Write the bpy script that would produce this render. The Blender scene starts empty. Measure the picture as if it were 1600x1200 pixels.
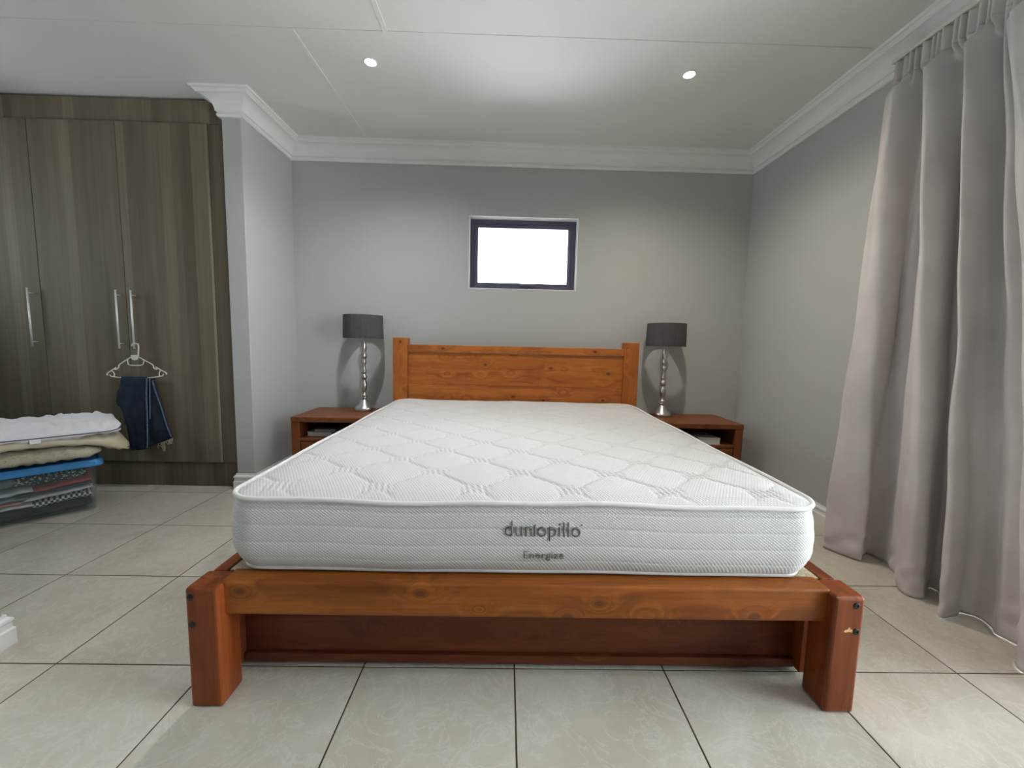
import bpy, bmesh, math, random
from mathutils import Vector, Matrix, noise

# ------------------------------------------------------------------ camera, sky, exposure
S = bpy.context.scene
COL = S.collection
cam_d = bpy.data.cameras.new('camera')
cam_d.sensor_width = 36.0
cam_d.lens = 14.2874
cam_d.clip_start = 0.02
cam = bpy.data.objects.new('camera', cam_d)
COL.objects.link(cam)
Rx = Vector((0.9996431, -0.01349311, 0.02305646))
Fw = Vector((0.01572574, 0.9949062, -0.09957088))
Up = Vector((-0.0215955, 0.09989792, 0.99476331))
CP = Vector((-0.0445009, -1.1265046, 0.9691644))
cam.matrix_world = Matrix(((Rx.x, Up.x, -Fw.x, CP.x), (Rx.y, Up.y, -Fw.y, CP.y), (Rx.z, Up.z, -Fw.z, CP.z), (0, 0, 0, 1)))
S.camera = cam

W = bpy.data.worlds.new('overcast_sky')
S.world = W
W.use_nodes = True
bg = W.node_tree.nodes['Background']
bg.inputs[0].default_value = (0.90, 0.945, 1.0, 1)
bg.inputs[1].default_value = 6.0

S.view_settings.view_transform = 'Standard'
S.view_settings.look = 'None'
S.view_settings.gamma = 1.0
S.view_settings.use_curve_mapping = False
S.view_settings.exposure = 1.52

sun_d = bpy.data.lights.new('sun', 'SUN'); sun_d.energy = 14.0; sun_d.angle = 0.02; sun_d.color = (1.0, 0.96, 0.90)
sun = bpy.data.objects.new('sun', sun_d); COL.objects.link(sun)
sun.rotation_euler = Vector((0.30, -0.38, -0.87)).to_track_quat('-Z', 'Y').to_euler()   # high behind the house: lights the patio, not the room

def portal(name, loc, rot, sx, sy):
    l = bpy.data.lights.new(name, 'AREA')
    l.shape = 'RECTANGLE'; l.size = sx; l.size_y = sy
    l.cycles.is_portal = True
    o = bpy.data.objects.new(name, l); COL.objects.link(o)
    o.location = loc; o.rotation_euler = rot
portal('daylight_portal', (1.97, -0.275, 1.08), (0, math.radians(90), 0), 2.15, 1.75)
portal('daylight_portal', (0.066, 2.19, 1.64), (math.radians(-90), 0, 0), 0.8, 0.5)

portal('daylight_portal', (-4.27, 0.61, 1.55), (0, math.radians(-90), 0), 0.9, 0.62)

# ------------------------------------------------------------------ helpers
PI = math.pi
def rnd(seed): return random.Random(seed)

def mesh_obj(name, me, mat=None, parent=None, loc=None, smooth=False):
    if isinstance(me, bmesh.types.BMesh):
        bm = me
        bmesh.ops.recalc_face_normals(bm, faces=bm.faces[:])
        me = bpy.data.meshes.new(name)
        bm.to_mesh(me); bm.free()
    if smooth:
        me.polygons.foreach_set('use_smooth', [True] * len(me.polygons))
    o = bpy.data.objects.new(name, me)
    COL.objects.link(o)
    if mat is not None:
        o.data.materials.clear(); o.data.materials.append(mat)
    if parent is not None: o.parent = parent
    if loc is not None: o.location = loc
    return o

def empty(name, loc=(0, 0, 0), rz=0.0):
    o = bpy.data.objects.new(name, None)
    o.empty_display_size = 0.1
    COL.objects.link(o); o.location = loc; o.rotation_euler = (0, 0, rz)
    return o

def tag(o, label, cat, group=None, kind=None):
    o['label'] = label; o['category'] = cat
    if group: o['group'] = group
    if kind: o['kind'] = kind
    return o

def box(bm, x0, x1, y0, y1, z0, z1, bev=0.0, seg=2):
    v = [bm.verts.new((x, y, z)) for x in (x0, x1) for y in (y0, y1) for z in (z0, z1)]
    q = [(0, 1, 3, 2), (4, 6, 7, 5), (0, 4, 5, 1), (2, 3, 7, 6), (0, 2, 6, 4), (1, 5, 7, 3)]
    fs = [bm.faces.new([v[i] for i in f]) for f in q]
    if bev > 0:
        es = list({e for f in fs for e in f.edges})
        bmesh.ops.bevel(bm, geom=es, offset=bev, segments=seg, profile=0.5, affect='EDGES')
    return bm

def box_bm(*a, **k): return box(bmesh.new(), *a, **k)

def tube(bm, pts, r, n=8, closed=False, caps=True, flat=None):
    pts = [Vector(p) for p in pts]
    N = len(pts); rings = []
    up = Vector((0, 0, 1))
    prev = None
    for i, p in enumerate(pts):
        if closed: t = pts[(i + 1) % N] - pts[i - 1]
        else: t = pts[min(i + 1, N - 1)] - pts[max(i - 1, 0)]
        if t.length < 1e-9: t = Vector((1, 0, 0))
        t.normalize()
        if prev is None:
            a = t.cross(up)
            if a.length < 0.05: a = t.cross(Vector((0, 1, 0)))
            a.normalize()
        else:
            a = prev - t * prev.dot(t)
            if a.length < 1e-6: a = t.cross(up)
            a.normalize()
        prev = a
        b = t.cross(a)
        rr = r[i] if isinstance(r, (list, tuple)) else r
        rings.append([bm.verts.new(p + (a * math.cos(2 * PI * k / n) + b * math.sin(2 * PI * k / n)) * rr) for k in range(n)])
    for i in range(N if closed else N - 1):
        A = rings[i]; B = rings[(i + 1) % N]
        for k in range(n):
            bm.faces.new((A[k], A[(k + 1) % n], B[(k + 1) % n], B[k]))
    if caps and not closed:
        bm.faces.new(rings[0][::-1]); bm.faces.new(rings[-1])
    return bm

def smooth_path(pts, sub=6, closed=False):
    pts = [Vector(p) for p in pts]; N = len(pts); out = []
    rng = range(N) if closed else range(N - 1)
    for i in rng:
        if closed: p0, p1, p2, p3 = pts[i - 1], pts[i], pts[(i + 1) % N], pts[(i + 2) % N]
        else: p0, p1, p2, p3 = pts[max(i - 1, 0)], pts[i], pts[i + 1], pts[min(i + 2, N - 1)]
        for k in range(sub):
            t = k / sub
            out.append(0.5 * ((2 * p1) + (p2 - p0) * t + (2 * p0 - 5 * p1 + 4 * p2 - p3) * t * t + (3 * p1 - p0 - 3 * p2 + p3) * t ** 3))
    if not closed: out.append(pts[-1])
    return out

def lathe(bm, prof, n=32, rfun=None, cap=True):
    rings = []
    for r, z in prof:
        ring = []
        for k in range(n):
            a = 2 * PI * k / n
            rr = r + (rfun(a, z) if rfun else 0)
            ring.append(bm.verts.new((rr * math.cos(a), rr * math.sin(a), z)))
        rings.append(ring)
    for A, B in zip(rings, rings[1:]):
        for k in range(n):
            bm.faces.new((A[k], A[(k + 1) % n], B[(k + 1) % n], B[k]))
    if cap:
        bm.faces.new(rings[0][::-1]); bm.faces.new(rings[-1])
    return bm

def sweep(bm, prof, path, side=1):
    """profile [(out, z)] swept along a horizontal open path [(x, y)] with mitred corners; out is to the left of travel * side"""
    n = len(path); rings = []
    P = [Vector(p) for p in path]
    for i in range(n):
        d1 = (P[i] - P[i - 1]).normalized() if i > 0 else None
        d2 = (P[i + 1] - P[i]).normalized() if i < n - 1 else None
        d1 = d1 or d2; d2 = d2 or d1
        n1 = Vector((-d1.y, d1.x)) * side; n2 = Vector((-d2.y, d2.x)) * side
        m = (n1 + n2); m = m / (m.dot(n1))
        rings.append([bm.verts.new((P[i].x + m.x * o, P[i].y + m.y * o, z)) for o, z in prof])
    K = len(prof)
    for A, B in zip(rings, rings[1:]):
        for k in range(K):
            bm.faces.new((A[k], A[(k + 1) % K], B[(k + 1) % K], B[k]))
    bm.faces.new(rings[0]); bm.faces.new(rings[-1][::-1])
    return bm

def grid_mesh(rows, closed_u=False):
    bm = bmesh.new()
    V = [[bm.verts.new(p) for p in r] for r in rows]
    for A, B in zip(V, V[1:]):
        n = len(A)
        for k in range(n if closed_u else n - 1):
            bm.faces.new((A[k], A[(k + 1) % n], B[(k + 1) % n], B[k]))
    return bm, V

# ------------------------------------------------------------------ materials
class NT:
    def __init__(s, name):
        s.m = bpy.data.materials.new(name); s.m.use_nodes = True
        s.t = s.m.node_tree; s.b = s.t.nodes['Principled BSDF']; s.out = s.t.nodes['Material Output']
    def n(s, typ, **kw):
        nd = s.t.nodes.new(typ)
        for k, v in kw.items(): setattr(nd, k, v)
        return nd
    def l(s, a, b): s.t.links.new(a, b)
    def coord(s, scale=(1, 1, 1), rand=0.0, rot=(0, 0, 0)):
        tc = s.n('ShaderNodeTexCoord')
        mp = s.n('ShaderNodeMapping'); mp.inputs['Scale'].default_value = scale; mp.inputs['Rotation'].default_value = rot
        s.l(tc.outputs['Object'], mp.inputs['Vector'])
        if rand:
            oi = s.n('ShaderNodeObjectInfo')
            mu = s.n('ShaderNodeMath', operation='MULTIPLY'); mu.inputs[1].default_value = rand
            s.l(oi.outputs['Random'], mu.inputs[0])
            ad = s.n('ShaderNodeVectorMath', operation='ADD')
            s.l(mp.outputs[0], ad.inputs[0]); s.l(mu.outputs[0], ad.inputs[1])
            return ad.outputs[0]
        return mp.outputs[0]
    def noise(s, vec, scale, detail=4, rough=0.55, dist=0.0):
        nd = s.n('ShaderNodeTexNoise')
        nd.inputs['Scale'].default_value = scale; nd.inputs['Detail'].default_value = detail
        nd.inputs['Roughness'].default_value = rough; nd.inputs['Distortion'].default_value = dist
        s.l(vec, nd.inputs['Vector']); return nd.outputs['Fac']
    def ramp(s, fac, stops):
        nd = s.n('ShaderNodeValToRGB'); e = nd.color_ramp.elements
        while len(e) < len(stops): e.new(0.5)
        for el, (p, c) in zip(e, stops):
            el.position = p; el.color = (*c, 1) if len(c) == 3 else c
        s.l(fac, nd.inputs['Fac']); return nd.outputs['Color']
    def mix(s, fac, a, b, mode='MIX'):
        nd = s.n('ShaderNodeMix', data_type='RGBA', blend_type=mode)
        for sock, v in ((nd.inputs[0], fac), (nd.inputs[6], a), (nd.inputs[7], b)):
            if hasattr(v, 'is_linked') or hasattr(v, 'links'): s.l(v, sock)
            else: sock.default_value = v if isinstance(v, (int, float)) else (*v, 1)
        return nd.outputs[2]
    def math(s, op, a, b=None, c=None):
        nd = s.n('ShaderNodeMath', operation=op)
        for i, v in enumerate((a, b, c)):
            if v is None: continue
            if isinstance(v, (int, float)): nd.inputs[i].default_value = v
            else: s.l(v, nd.inputs[i])
        return nd.outputs[0]
    def bump(s, h, strength=0.3, dist=0.01):
        nd = s.n('ShaderNodeBump'); nd.inputs['Strength'].default_value = strength; nd.inputs['Distance'].default_value = dist
        s.l(h, nd.inputs['Height']); s.l(nd.outputs[0], s.b.inputs['Normal'])
    def col(s, c):
        if isinstance(c, tuple): s.b.inputs['Base Color'].default_value = (*c, 1)
        else: s.l(c, s.b.inputs['Base Color'])
        return s
    def set(s, rough=0.5, metal=0.0, spec=None, **kw):
        s.b.inputs['Roughness'].default_value = rough; s.b.inputs['Metallic'].default_value = metal
        if spec is not None: s.b.inputs['Specular IOR Level'].default_value = spec
        for k, v in kw.items(): s.b.inputs[k].default_value = v
        return s

def plain(name, c, rough=0.5, metal=0.0, var=0.06, scale=6.0, spec=None, bump=0.0, bscale=200):
    t = NT(name); v = t.coord(rand=7.0)
    f = t.noise(v, scale, 3)
    lo = tuple(x * (1 - var) for x in c); hi = tuple(min(1, x * (1 + var)) for x in c)
    t.col(t.ramp(f, [(0.3, lo), (0.7, hi)])).set(rough, metal, spec)
    if bump: t.bump(t.noise(v, bscale, 2), bump, 0.002)
    return t.m

def wood(name, axis, light, mid, dark, knot=(0.10, 0.028, 0.010), rough=0.42, knots=True, kscale=4.6, gate_at=0.35):
    """grain runs along axis (0 x, 1 y, 2 z) of object space"""
    t = NT(name)
    sc = [11.0, 11.0, 11.0]; sc[axis] = 0.9
    v = t.coord(tuple(sc), rand=13.0)
    fs = [90.0, 90.0, 90.0]; fs[axis] = 2.5
    vf = t.coord(tuple(fs), rand=5.0)
    ks = [1.6, 1.6, 1.6]; ks[axis] = 1.0
    vk = t.coord(tuple(ks), rand=9.0)
    sk = t.n('ShaderNodeSeparateXYZ'); t.l(vk, sk.inputs[0]); ck = t.n('ShaderNodeCombineXYZ')
    ua, ub = ((0, 2), (1, 0), (2, 0))[axis]
    t.l(sk.outputs[ua], ck.inputs[0]); t.l(sk.outputs[ub], ck.inputs[1])
    vo = t.n('ShaderNodeTexVoronoi', voronoi_dimensions='2D'); vo.inputs['Scale'].default_value = kscale; vo.inputs['Randomness'].default_value = 1.0
    t.l(ck.outputs[0], vo.inputs['Vector'])
    kd = vo.outputs['Distance']
    # push the grain around the knots
    push = t.math('MULTIPLY', t.math('POWER', 2.718, t.math('MULTIPLY', kd, -9.0)), 2.2)
    ad = t.n('ShaderNodeVectorMath', operation='ADD'); t.l(v, ad.inputs[0]); t.l(push, ad.inputs[1])
    g = t.noise(ad.outputs[0], 1.6, 5, 0.6, 0.7)
    f = t.noise(vf, 1.0, 3, 0.6)
    c = t.ramp(g, [(0.25, dark), (0.45, mid), (0.62, light), (0.82, mid)])
    c = t.mix(t.math('MULTIPLY', t.ramp(f, [(0.35, (1, 1, 1)), (0.55, (0, 0, 0))]), 0.30), c, dark)
    if knots:
        sep = t.n('ShaderNodeSeparateColor'); t.l(vo.outputs['Color'], sep.inputs[0])
        gate = t.math('GREATER_THAN', sep.outputs[0], gate_at)
        wob = t.math('MULTIPLY', t.noise(v, 3.0, 2), 0.05)
        kk = t.ramp(t.math('ADD', kd, wob), [(0.070, (1, 1, 1)), (0.115, (0, 0, 0))])
        c = t.mix(t.math('MULTIPLY', t.math('MULTIPLY', kk, gate), 0.85), c, knot)
    # worn, darker handling marks
    w = t.noise(t.coord(rand=3.0), 7.0, 4)
    c = t.mix(t.math('MULTIPLY', t.ramp(w, [(0.56, (0, 0, 0)), (0.72, (1, 1, 1))]), 0.35), c, dark)
    t.col(c).set(rough, 0, 0.28)
    t.bump(f, 0.12, 0.001)
    return t.m

M = {}
def wall_mat(name, c):
    t = NT(name); v = t.coord()
    f = t.noise(v, 1.3, 3); g = t.noise(v, 140, 3)
    t.col(t.ramp(f, [(0.3, tuple(x * 0.975 for x in c)), (0.7, tuple(x * 1.02 for x in c))])).set(0.62, 0, 0.35)
    t.bump(g, 0.10, 0.0015)
    return t.m
M['wall'] = wall_mat('grey_wall_paint', (0.455, 0.462, 0.450))
M['ceiling'] = wall_mat('white_ceiling_paint', (0.76, 0.755, 0.735))
M['trim'] = plain('white_trim_paint', (0.80, 0.80, 0.79), 0.5, var=0.015)
M['grout'] = plain('brown_grout', (0.085, 0.066, 0.045), 0.95, var=0.2, scale=40, spec=0.0)

def tile_mat():
    t = NT('beige_marbled_tile')
    v = t.coord(rand=40.0)
    a = t.noise(v, 3.0, 6, 0.6, 0.9)
    b = t.noise(v, 9.0, 6, 0.65, 1.6)
    c = t.ramp(a, [(0.30, (0.43, 0.385, 0.305)), (0.50, (0.50, 0.458, 0.380)), (0.72, (0.58, 0.545, 0.47))])
    vein = t.ramp(t.math('ABSOLUTE', t.math('SUBTRACT', b, 0.5)), [(0.0, (1, 1, 1)), (0.035, (0, 0, 0))])
    c = t.mix(t.math('MULTIPLY', vein, 0.45), c, (0.64, 0.61, 0.55))
    oi = t.n('ShaderNodeObjectInfo')
    c = t.mix(t.math('MULTIPLY', oi.outputs['Random'], 0.10), c, (0.60, 0.56, 0.48))
    d = t.noise(v, 30.0, 4)
    c = t.mix(t.math('MULTIPLY', t.ramp(d, [(0.55, (0, 0, 0)), (0.75, (1, 1, 1))]), 0.25), c, (0.36, 0.34, 0.30))
    t.col(c).set(0.30, 0, 0.40)
    t.bump(a, 0.05, 0.004)
    return t.m
M['tile'] = tile_mat()

ORL, ORM, ORD = (0.37, 0.120, 0.020), (0.265, 0.073, 0.012), (0.150, 0.034, 0.007)
for i, ax in enumerate('xyz'):
    M['pine_' + ax] = wood('orange_pine_grain_' + ax, i, (0.31, 0.098, 0.015), (0.225, 0.063, 0.009), (0.125, 0.029, 0.005))
    M['honey_' + ax] = wood('honey_pine_headboard_grain_' + ax, i, (0.47, 0.155, 0.030), (0.36, 0.108, 0.020), (0.215, 0.054, 0.012), gate_at=0.72)
    M['red_' + ax] = wood('red_stained_pine_grain_' + ax, i, (0.235, 0.056, 0.012), (0.170, 0.036, 0.007), (0.095, 0.017, 0.004), gate_at=0.6)
RL, RM, RD = (0.27, 0.082, 0.028), (0.205, 0.055, 0.018), (0.12, 0.030, 0.011)
for i, ax in enumerate('xyz'):
    M['stand_' + ax] = wood('red_brown_wood_grain_' + ax, i, (0.235, 0.080, 0.024), (0.175, 0.053, 0.016), (0.095, 0.027, 0.009), kscale=2.4, gate_at=0.7)
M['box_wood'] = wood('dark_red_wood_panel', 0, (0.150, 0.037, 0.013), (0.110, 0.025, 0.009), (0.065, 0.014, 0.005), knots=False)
M['chip'] = plain('raw_chipboard', (0.42, 0.35, 0.24), 0.9, var=0.35, scale=160)
M['dark'] = plain('black_screw_steel', (0.012, 0.012, 0.012), 0.45, 0.3)
M['scar'] = plain('bare_wood_scar', (0.60, 0.36, 0.15), 0.7, var=0.3, scale=60)

def laminate():
    t = NT('grey_brown_wardrobe_laminate')
    # vertical strips of slightly different tone
    tc = t.n('ShaderNodeTexCoord'); sp = t.n('ShaderNodeSeparateXYZ'); t.l(tc.outputs['Object'], sp.inputs[0])
    oi = t.n('ShaderNodeObjectInfo')
    xr = t.math('ADD', sp.outputs[0], t.math('MULTIPLY', oi.outputs['Random'], 3.0))
    cb = t.n('ShaderNodeCombineXYZ'); t.l(t.math('MULTIPLY', xr, 17.0), cb.inputs[0])
    vo = t.n('ShaderNodeTexVoronoi', voronoi_dimensions='1D'); vo.inputs['Scale'].default_value = 1.0
    t.l(t.math('MULTIPLY', xr, 15.0), vo.inputs['W'])
    sc = t.n('ShaderNodeSeparateColor'); t.l(vo.outputs['Color'], sc.inputs[0])
    v = t.coord((60, 60, 1.2), rand=4.0)
    f = t.noise(v, 1.0, 5, 0.6, 0.3)
    v2 = t.coord((14, 14, 0.7), rand=6.0)
    g = t.noise(v2, 1.0, 4, 0.6, 0.6)
    c = t.ramp(sc.outputs[0], [(0.0, (0.118, 0.094, 0.060)), (0.5, (0.165, 0.135, 0.092)), (1.0, (0.222, 0.186, 0.132))])
    c = t.mix(t.math('MULTIPLY', t.ramp(f, [(0.35, (1, 1, 1)), (0.6, (0, 0, 0))]), 0.35), c, (0.100, 0.078, 0.052))
    c = t.mix(t.math('MULTIPLY', t.ramp(g, [(0.45, (0, 0, 0)), (0.75, (1, 1, 1))]), 0.35), c, (0.23, 0.19, 0.14))
    t.col(c).set(0.62, 0, 0.18)
    t.bump(f, 0.08, 0.0006)
    return t.m
M['laminate'] = laminate()
M['edging'] = plain('pale_laminate_edging', (0.22, 0.185, 0.145), 0.45)
M['carcass'] = plain('wardrobe_carcass_board', (0.10, 0.083, 0.064), 0.6)
M['steel'] = plain('brushed_steel', (0.74, 0.73, 0.71), 0.45, 0.55, var=0.05, scale=40)
M['nickel'] = plain('brushed_nickel_lamp', (0.52, 0.505, 0.475), 0.28, 1.0, var=0.06, scale=50)
M['white_plastic'] = plain('cream_plastic', (0.68, 0.655, 0.58), 0.4, var=0.03)
M['frame'] = plain('dark_aluminium_glare_tint', (0.095, 0.100, 0.155), 0.4, 0.2)  # dark frame; bluish glare of the bright pane put into its colour

def glass_mat():
    t = NT('clear_window_glass')
    t.t.nodes.remove(t.b)
    tr = t.n('ShaderNodeBsdfTransparent'); tr.inputs[0].default_value = (0.94, 0.97, 0.97, 1)
    gl = t.n('ShaderNodeBsdfGlossy'); gl.inputs['Roughness'].default_value = 0.02
    fr = t.n('ShaderNodeFresnel'); fr.inputs[0].default_value = 1.45
    mx = t.n('ShaderNodeMixShader'); t.l(fr.outputs[0], mx.inputs[0]); t.l(tr.outputs[0], mx.inputs[1]); t.l(gl.outputs[0], mx.inputs[2])
    t.l(mx.outputs[0], t.out.inputs[0])
    return t.m
M['glass'] = glass_mat()

def clear_plastic():
    t = NT('hazy_clear_plastic')
    t.set(0.28, 0, 0.5).col((0.46, 0.52, 0.52))
    tr = t.n('ShaderNodeBsdfTransparent'); tr.inputs[0].default_value = (0.93, 0.955, 0.955, 1)
    mx = t.n('ShaderNodeMixShader'); mx.inputs[0].default_value = 0.07
    t.l(tr.outputs[0], mx.inputs[1]); t.l(t.b.outputs[0], mx.inputs[2]); t.l(mx.outputs[0], t.out.inputs[0])
    return t.m
M['clear'] = clear_plastic()
M['blue_lid'] = plain('blue_plastic', (0.035, 0.215, 0.50), 0.38, var=0.05)

def fabric(name, c, rough=0.9, weave=420.0, bump=0.35, var=0.08, sheen=0.2):
    t = NT(name); v = t.coord()
    f = t.noise(v, weave, 2); g = t.noise(v, 5.0, 3)
    lo = tuple(x * (1 - var) for x in c); hi = tuple(min(1, x * (1 + var)) for x in c)
    cc = t.ramp(g, [(0.3, lo), (0.7, hi)])
    cc = t.mix(t.math('MULTIPLY', f, 0.25), cc, tuple(x * 0.72 for x in c))
    t.col(cc).set(rough, 0, 0.2)
    t.b.inputs['Sheen Weight'].default_value = sheen
    t.bump(f, bump, 0.002)
    return t.m
M['curtain'] = fabric('taupe_curtain_cloth', (0.60, 0.562, 0.555), weave=260, bump=0.25)
M['shade'] = fabric('charcoal_pleated_cloth', (0.078, 0.070, 0.074), weave=300, bump=0.2, sheen=0.05)
M['shade_in'] = plain('white_shade_lining', (0.6, 0.58, 0.55), 0.8)
M['denim'] = None

def mattress_mat(name, top):
    t = NT(name)
    tc = t.n('ShaderNodeTexCoord'); sp = t.n('ShaderNodeSeparateXYZ'); t.l(tc.outputs['Object'], sp.inputs[0])
    x, y, z = sp.outputs
    if top:
        k = PI / 0.0090
        a = t.math('ADD', x, t.math('MULTIPLY', y, 0.6)); b = t.math('SUBTRACT', x, t.math('MULTIPLY', y, 0.6))
    else:
        k = PI / 0.0082
        s = t.math('ADD', x, y)
        a = t.math('ADD', t.math('MULTIPLY', s, 0.8), z); b = t.math('SUBTRACT', t.math('MULTIPLY', s, 0.8), z)
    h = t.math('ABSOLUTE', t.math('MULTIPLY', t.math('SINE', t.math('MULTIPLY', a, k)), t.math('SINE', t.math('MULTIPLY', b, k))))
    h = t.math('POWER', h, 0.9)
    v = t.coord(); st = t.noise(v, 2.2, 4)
    c = t.mix(t.math('MULTIPLY', t.math('SUBTRACT', 1.0, h), 0.30), (0.575, 0.57, 0.565), (0.415, 0.41, 0.40))  # knit valleys coloured darker, their shade put into the base colour
    c = t.mix(t.math('MULTIPLY', t.ramp(st, [(0.5, (0, 0, 0)), (0.8, (1, 1, 1))]), 0.22), c, (0.525, 0.495, 0.455))
    t.col(c).set(0.85, 0, 0.25)
    t.b.inputs['Sheen Weight'].default_value = 0.15
    t.bump(h, 0.42 if not top else 0.34, 0.003)
    return t.m
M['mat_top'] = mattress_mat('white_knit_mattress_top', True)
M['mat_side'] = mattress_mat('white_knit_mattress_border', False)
M['piping'] = plain('white_piping_tape', (0.64, 0.63, 0.615), 0.8, var=0.03, bump=0.3, bscale=500)
M['lettering'] = plain('grey_embroidery', (0.15, 0.14, 0.135), 0.8, var=0.05, bump=0.3, bscale=900)

# ------------------------------------------------------------------ room shell
XR, YB, ZC = 1.757, 1.99, 2.375        # right wall, back wall, ceiling
XL, YP, XP = -1.634, 1.43, -1.75       # niche left wall, pillar front, pillar left side
YF, XW = -3.6, -4.05                   # wall behind the camera, far wall of the dressing passage
XN, YN = -1.577, 0.068                 # end of the partition on the left
TH = 0.2
def structure(name, bm, mat, label, cat):
    o = mesh_obj(name, bm, mat); tag(o, label, cat, kind='structure'); return o

fl = structure('floor', box_bm(XW - TH, XR + TH, YF - TH, YB + TH, -0.12, -0.0014), M['grout'],
               'beige marbled tile floor with thin brown grout lines', 'floor')
T, G = 0.45, 0.0048
tile_cache = {}
def tile_mesh(w, d):
    key = (round(w, 4), round(d, 4))
    if key not in tile_cache:
        bm = bmesh.new(); e = 0.0003
        z0, z1 = -0.012, 0.0
        lo = [bm.verts.new((sx * w / 2, sy * d / 2, z0)) for sx, sy in ((-1, -1), (1, -1), (1, 1), (-1, 1))]
        m1 = [bm.verts.new((sx * w / 2, sy * d / 2, z1 - e * 0.6)) for sx, sy in ((-1, -1), (1, -1), (1, 1), (-1, 1))]
        hi = [bm.verts.new((sx * (w / 2 - e), sy * (d / 2 - e), z1)) for sx, sy in ((-1, -1), (1, -1), (1, 1), (-1, 1))]
        for k in range(4):
            bm.faces.new((lo[k], lo[(k + 1) % 4], m1[(k + 1) % 4], m1[k]))
            bm.faces.new((m1[k], m1[(k + 1) % 4], hi[(k + 1) % 4], hi[k]))
        bm.faces.new(hi); bm.faces.new(lo[::-1])
        bmesh.ops.recalc_face_normals(bm, faces=bm.faces[:])
        me = bpy.data.meshes.new('tile'); bm.to_mesh(me); bm.free(); me.materials.append(M['tile'])
        tile_cache[key] = me
    return tile_cache[key]
for i in range(-9, 4):
    for j in range(-8, 5):
        x0, x1 = max(i * T + G / 2, XW), min((i + 1) * T - G / 2, XR)
        y0, y1 = max(j * T + G / 2, YF), min((j + 1) * T - G / 2, YB)
        if x1 - x0 < 0.01 or y1 - y0 < 0.01: continue
        if x1 < XN - 0.5 and y1 < YN - 0.4: continue
        o = bpy.data.objects.new('tile', tile_mesh(x1 - x0, y1 - y0)); COL.objects.link(o)
        o.parent = fl; o.location = ((x0 + x1) / 2, (y0 + y1) / 2, 0)

# ceiling boards with cover strips
ce = structure('ceiling', box_bm(XW - TH, XR + TH, YF - TH, YB + TH, ZC + 0.012, ZC + 0.12), M['ceiling'],
               'white boarded ceiling with thin cover strips', 'ceiling')
def cboard(x0, x1, y0, y1):
    g = 0.0015
    mesh_obj('ceiling_board', box_bm(x0 + g, x1 - g, y0 + g, y1 - g, ZC, ZC + 0.012, 0.001, 1), M['ceiling'], ce)
YJ = 0.89
for r, (y0, y1, xs) in enumerate(((YJ, YB, (XW, -1.06, XR)), (-0.31, YJ, (XW, -0.63, XR)), (-1.51, -0.31, (XW, -1.06, XR)), (-2.71, -1.51, (XW, -0.63, XR)), (YF, -2.71, (XW, -1.06, XR)))):
    for a, b in zip(xs, xs[1:]): cboard(a, b, y0, y1)
    for xx in xs[1:-1]:
        mesh_obj('cover_strip', box_bm(xx - 0.012, xx + 0.012, y0, y1, ZC - 0.0025, ZC + 0.001, 0.001, 1), M['ceiling'], ce)
mesh_obj('cover_strip', box_bm(XW, XR, -0.322, -0.298, ZC - 0.0025, ZC + 0.001, 0.001, 1), M['ceiling'], ce)

# walls
WX0, WX1, WZ0, WZ1 = -0.339, 0.471, 1.374, 1.902
bm = bmesh.new()
for a in ((XL, WX0, YB, YB + TH, 0, ZC), (WX1, XR + TH, YB, YB + TH, 0, ZC), (WX0, WX1, YB, YB + TH, 0, WZ0), (WX0, WX1, YB, YB + TH, WZ1, ZC)):
    box(bm, *a)
structure('wall_back', bm, M['wall'], 'grey painted wall behind the headboard with small high window', 'wall')
DY0, DY1, DZ1 = -1.15, 0.60, 2.15
bm = bmesh.new()
for a in ((XR, XR + TH, DY1, YB, 0, ZC), (XR, XR + TH, YF - TH, DY0, 0, ZC), (XR, XR + TH, DY0, DY1, DZ1, ZC)):
    box(bm, *a)
structure('wall_right', bm, M['wall'], 'grey painted wall at right behind the long curtain', 'wall')
structure('wall_left', box_bm(XP, XL, YP, YB + TH, 0, ZC, 0.006, 3), M['wall'], 'grey wall end between wardrobe and bed niche', 'wall')
structure('wall_entry', box_bm(XN - 0.16, XN, YF - TH, YN, 0, ZC, 0.006, 3), M['wall'], 'grey partition wall end at far left edge', 'wall')
PY0, PY1, PZ0, PZ1 = 0.30, 0.92, 1.10, 2.00
bm = bmesh.new()
for a in ((XW - TH, XW, YN - 0.6, PY0, 0, ZC), (XW - TH, XW, PY1, YB + TH, 0, ZC), (XW - TH, XW, PY0, PY1, 0, PZ0), (XW - TH, XW, PY0, PY1, PZ1, ZC)):
    box(bm, *a)
structure('wall_passage', bm, M['wall'], 'grey end wall of the wardrobe passage', 'wall')
structure('wall_front', box_bm(XN, XR, YF - TH, YF, 0, ZC), M['wall'], 'grey wall facing the bed foot', 'wall')
structure('wall_side', box_bm(XW, XN - 0.16, YN - 0.6, YN - 0.4, 0, ZC), M['wall'], 'grey wall opposite the wardrobe', 'wall')
structure('wall_wardrobe', box_bm(XW, XP, YB + 0.05, YB + TH, 0, ZC), M['wall'], 'grey wall behind the wardrobe', 'wall')

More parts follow.
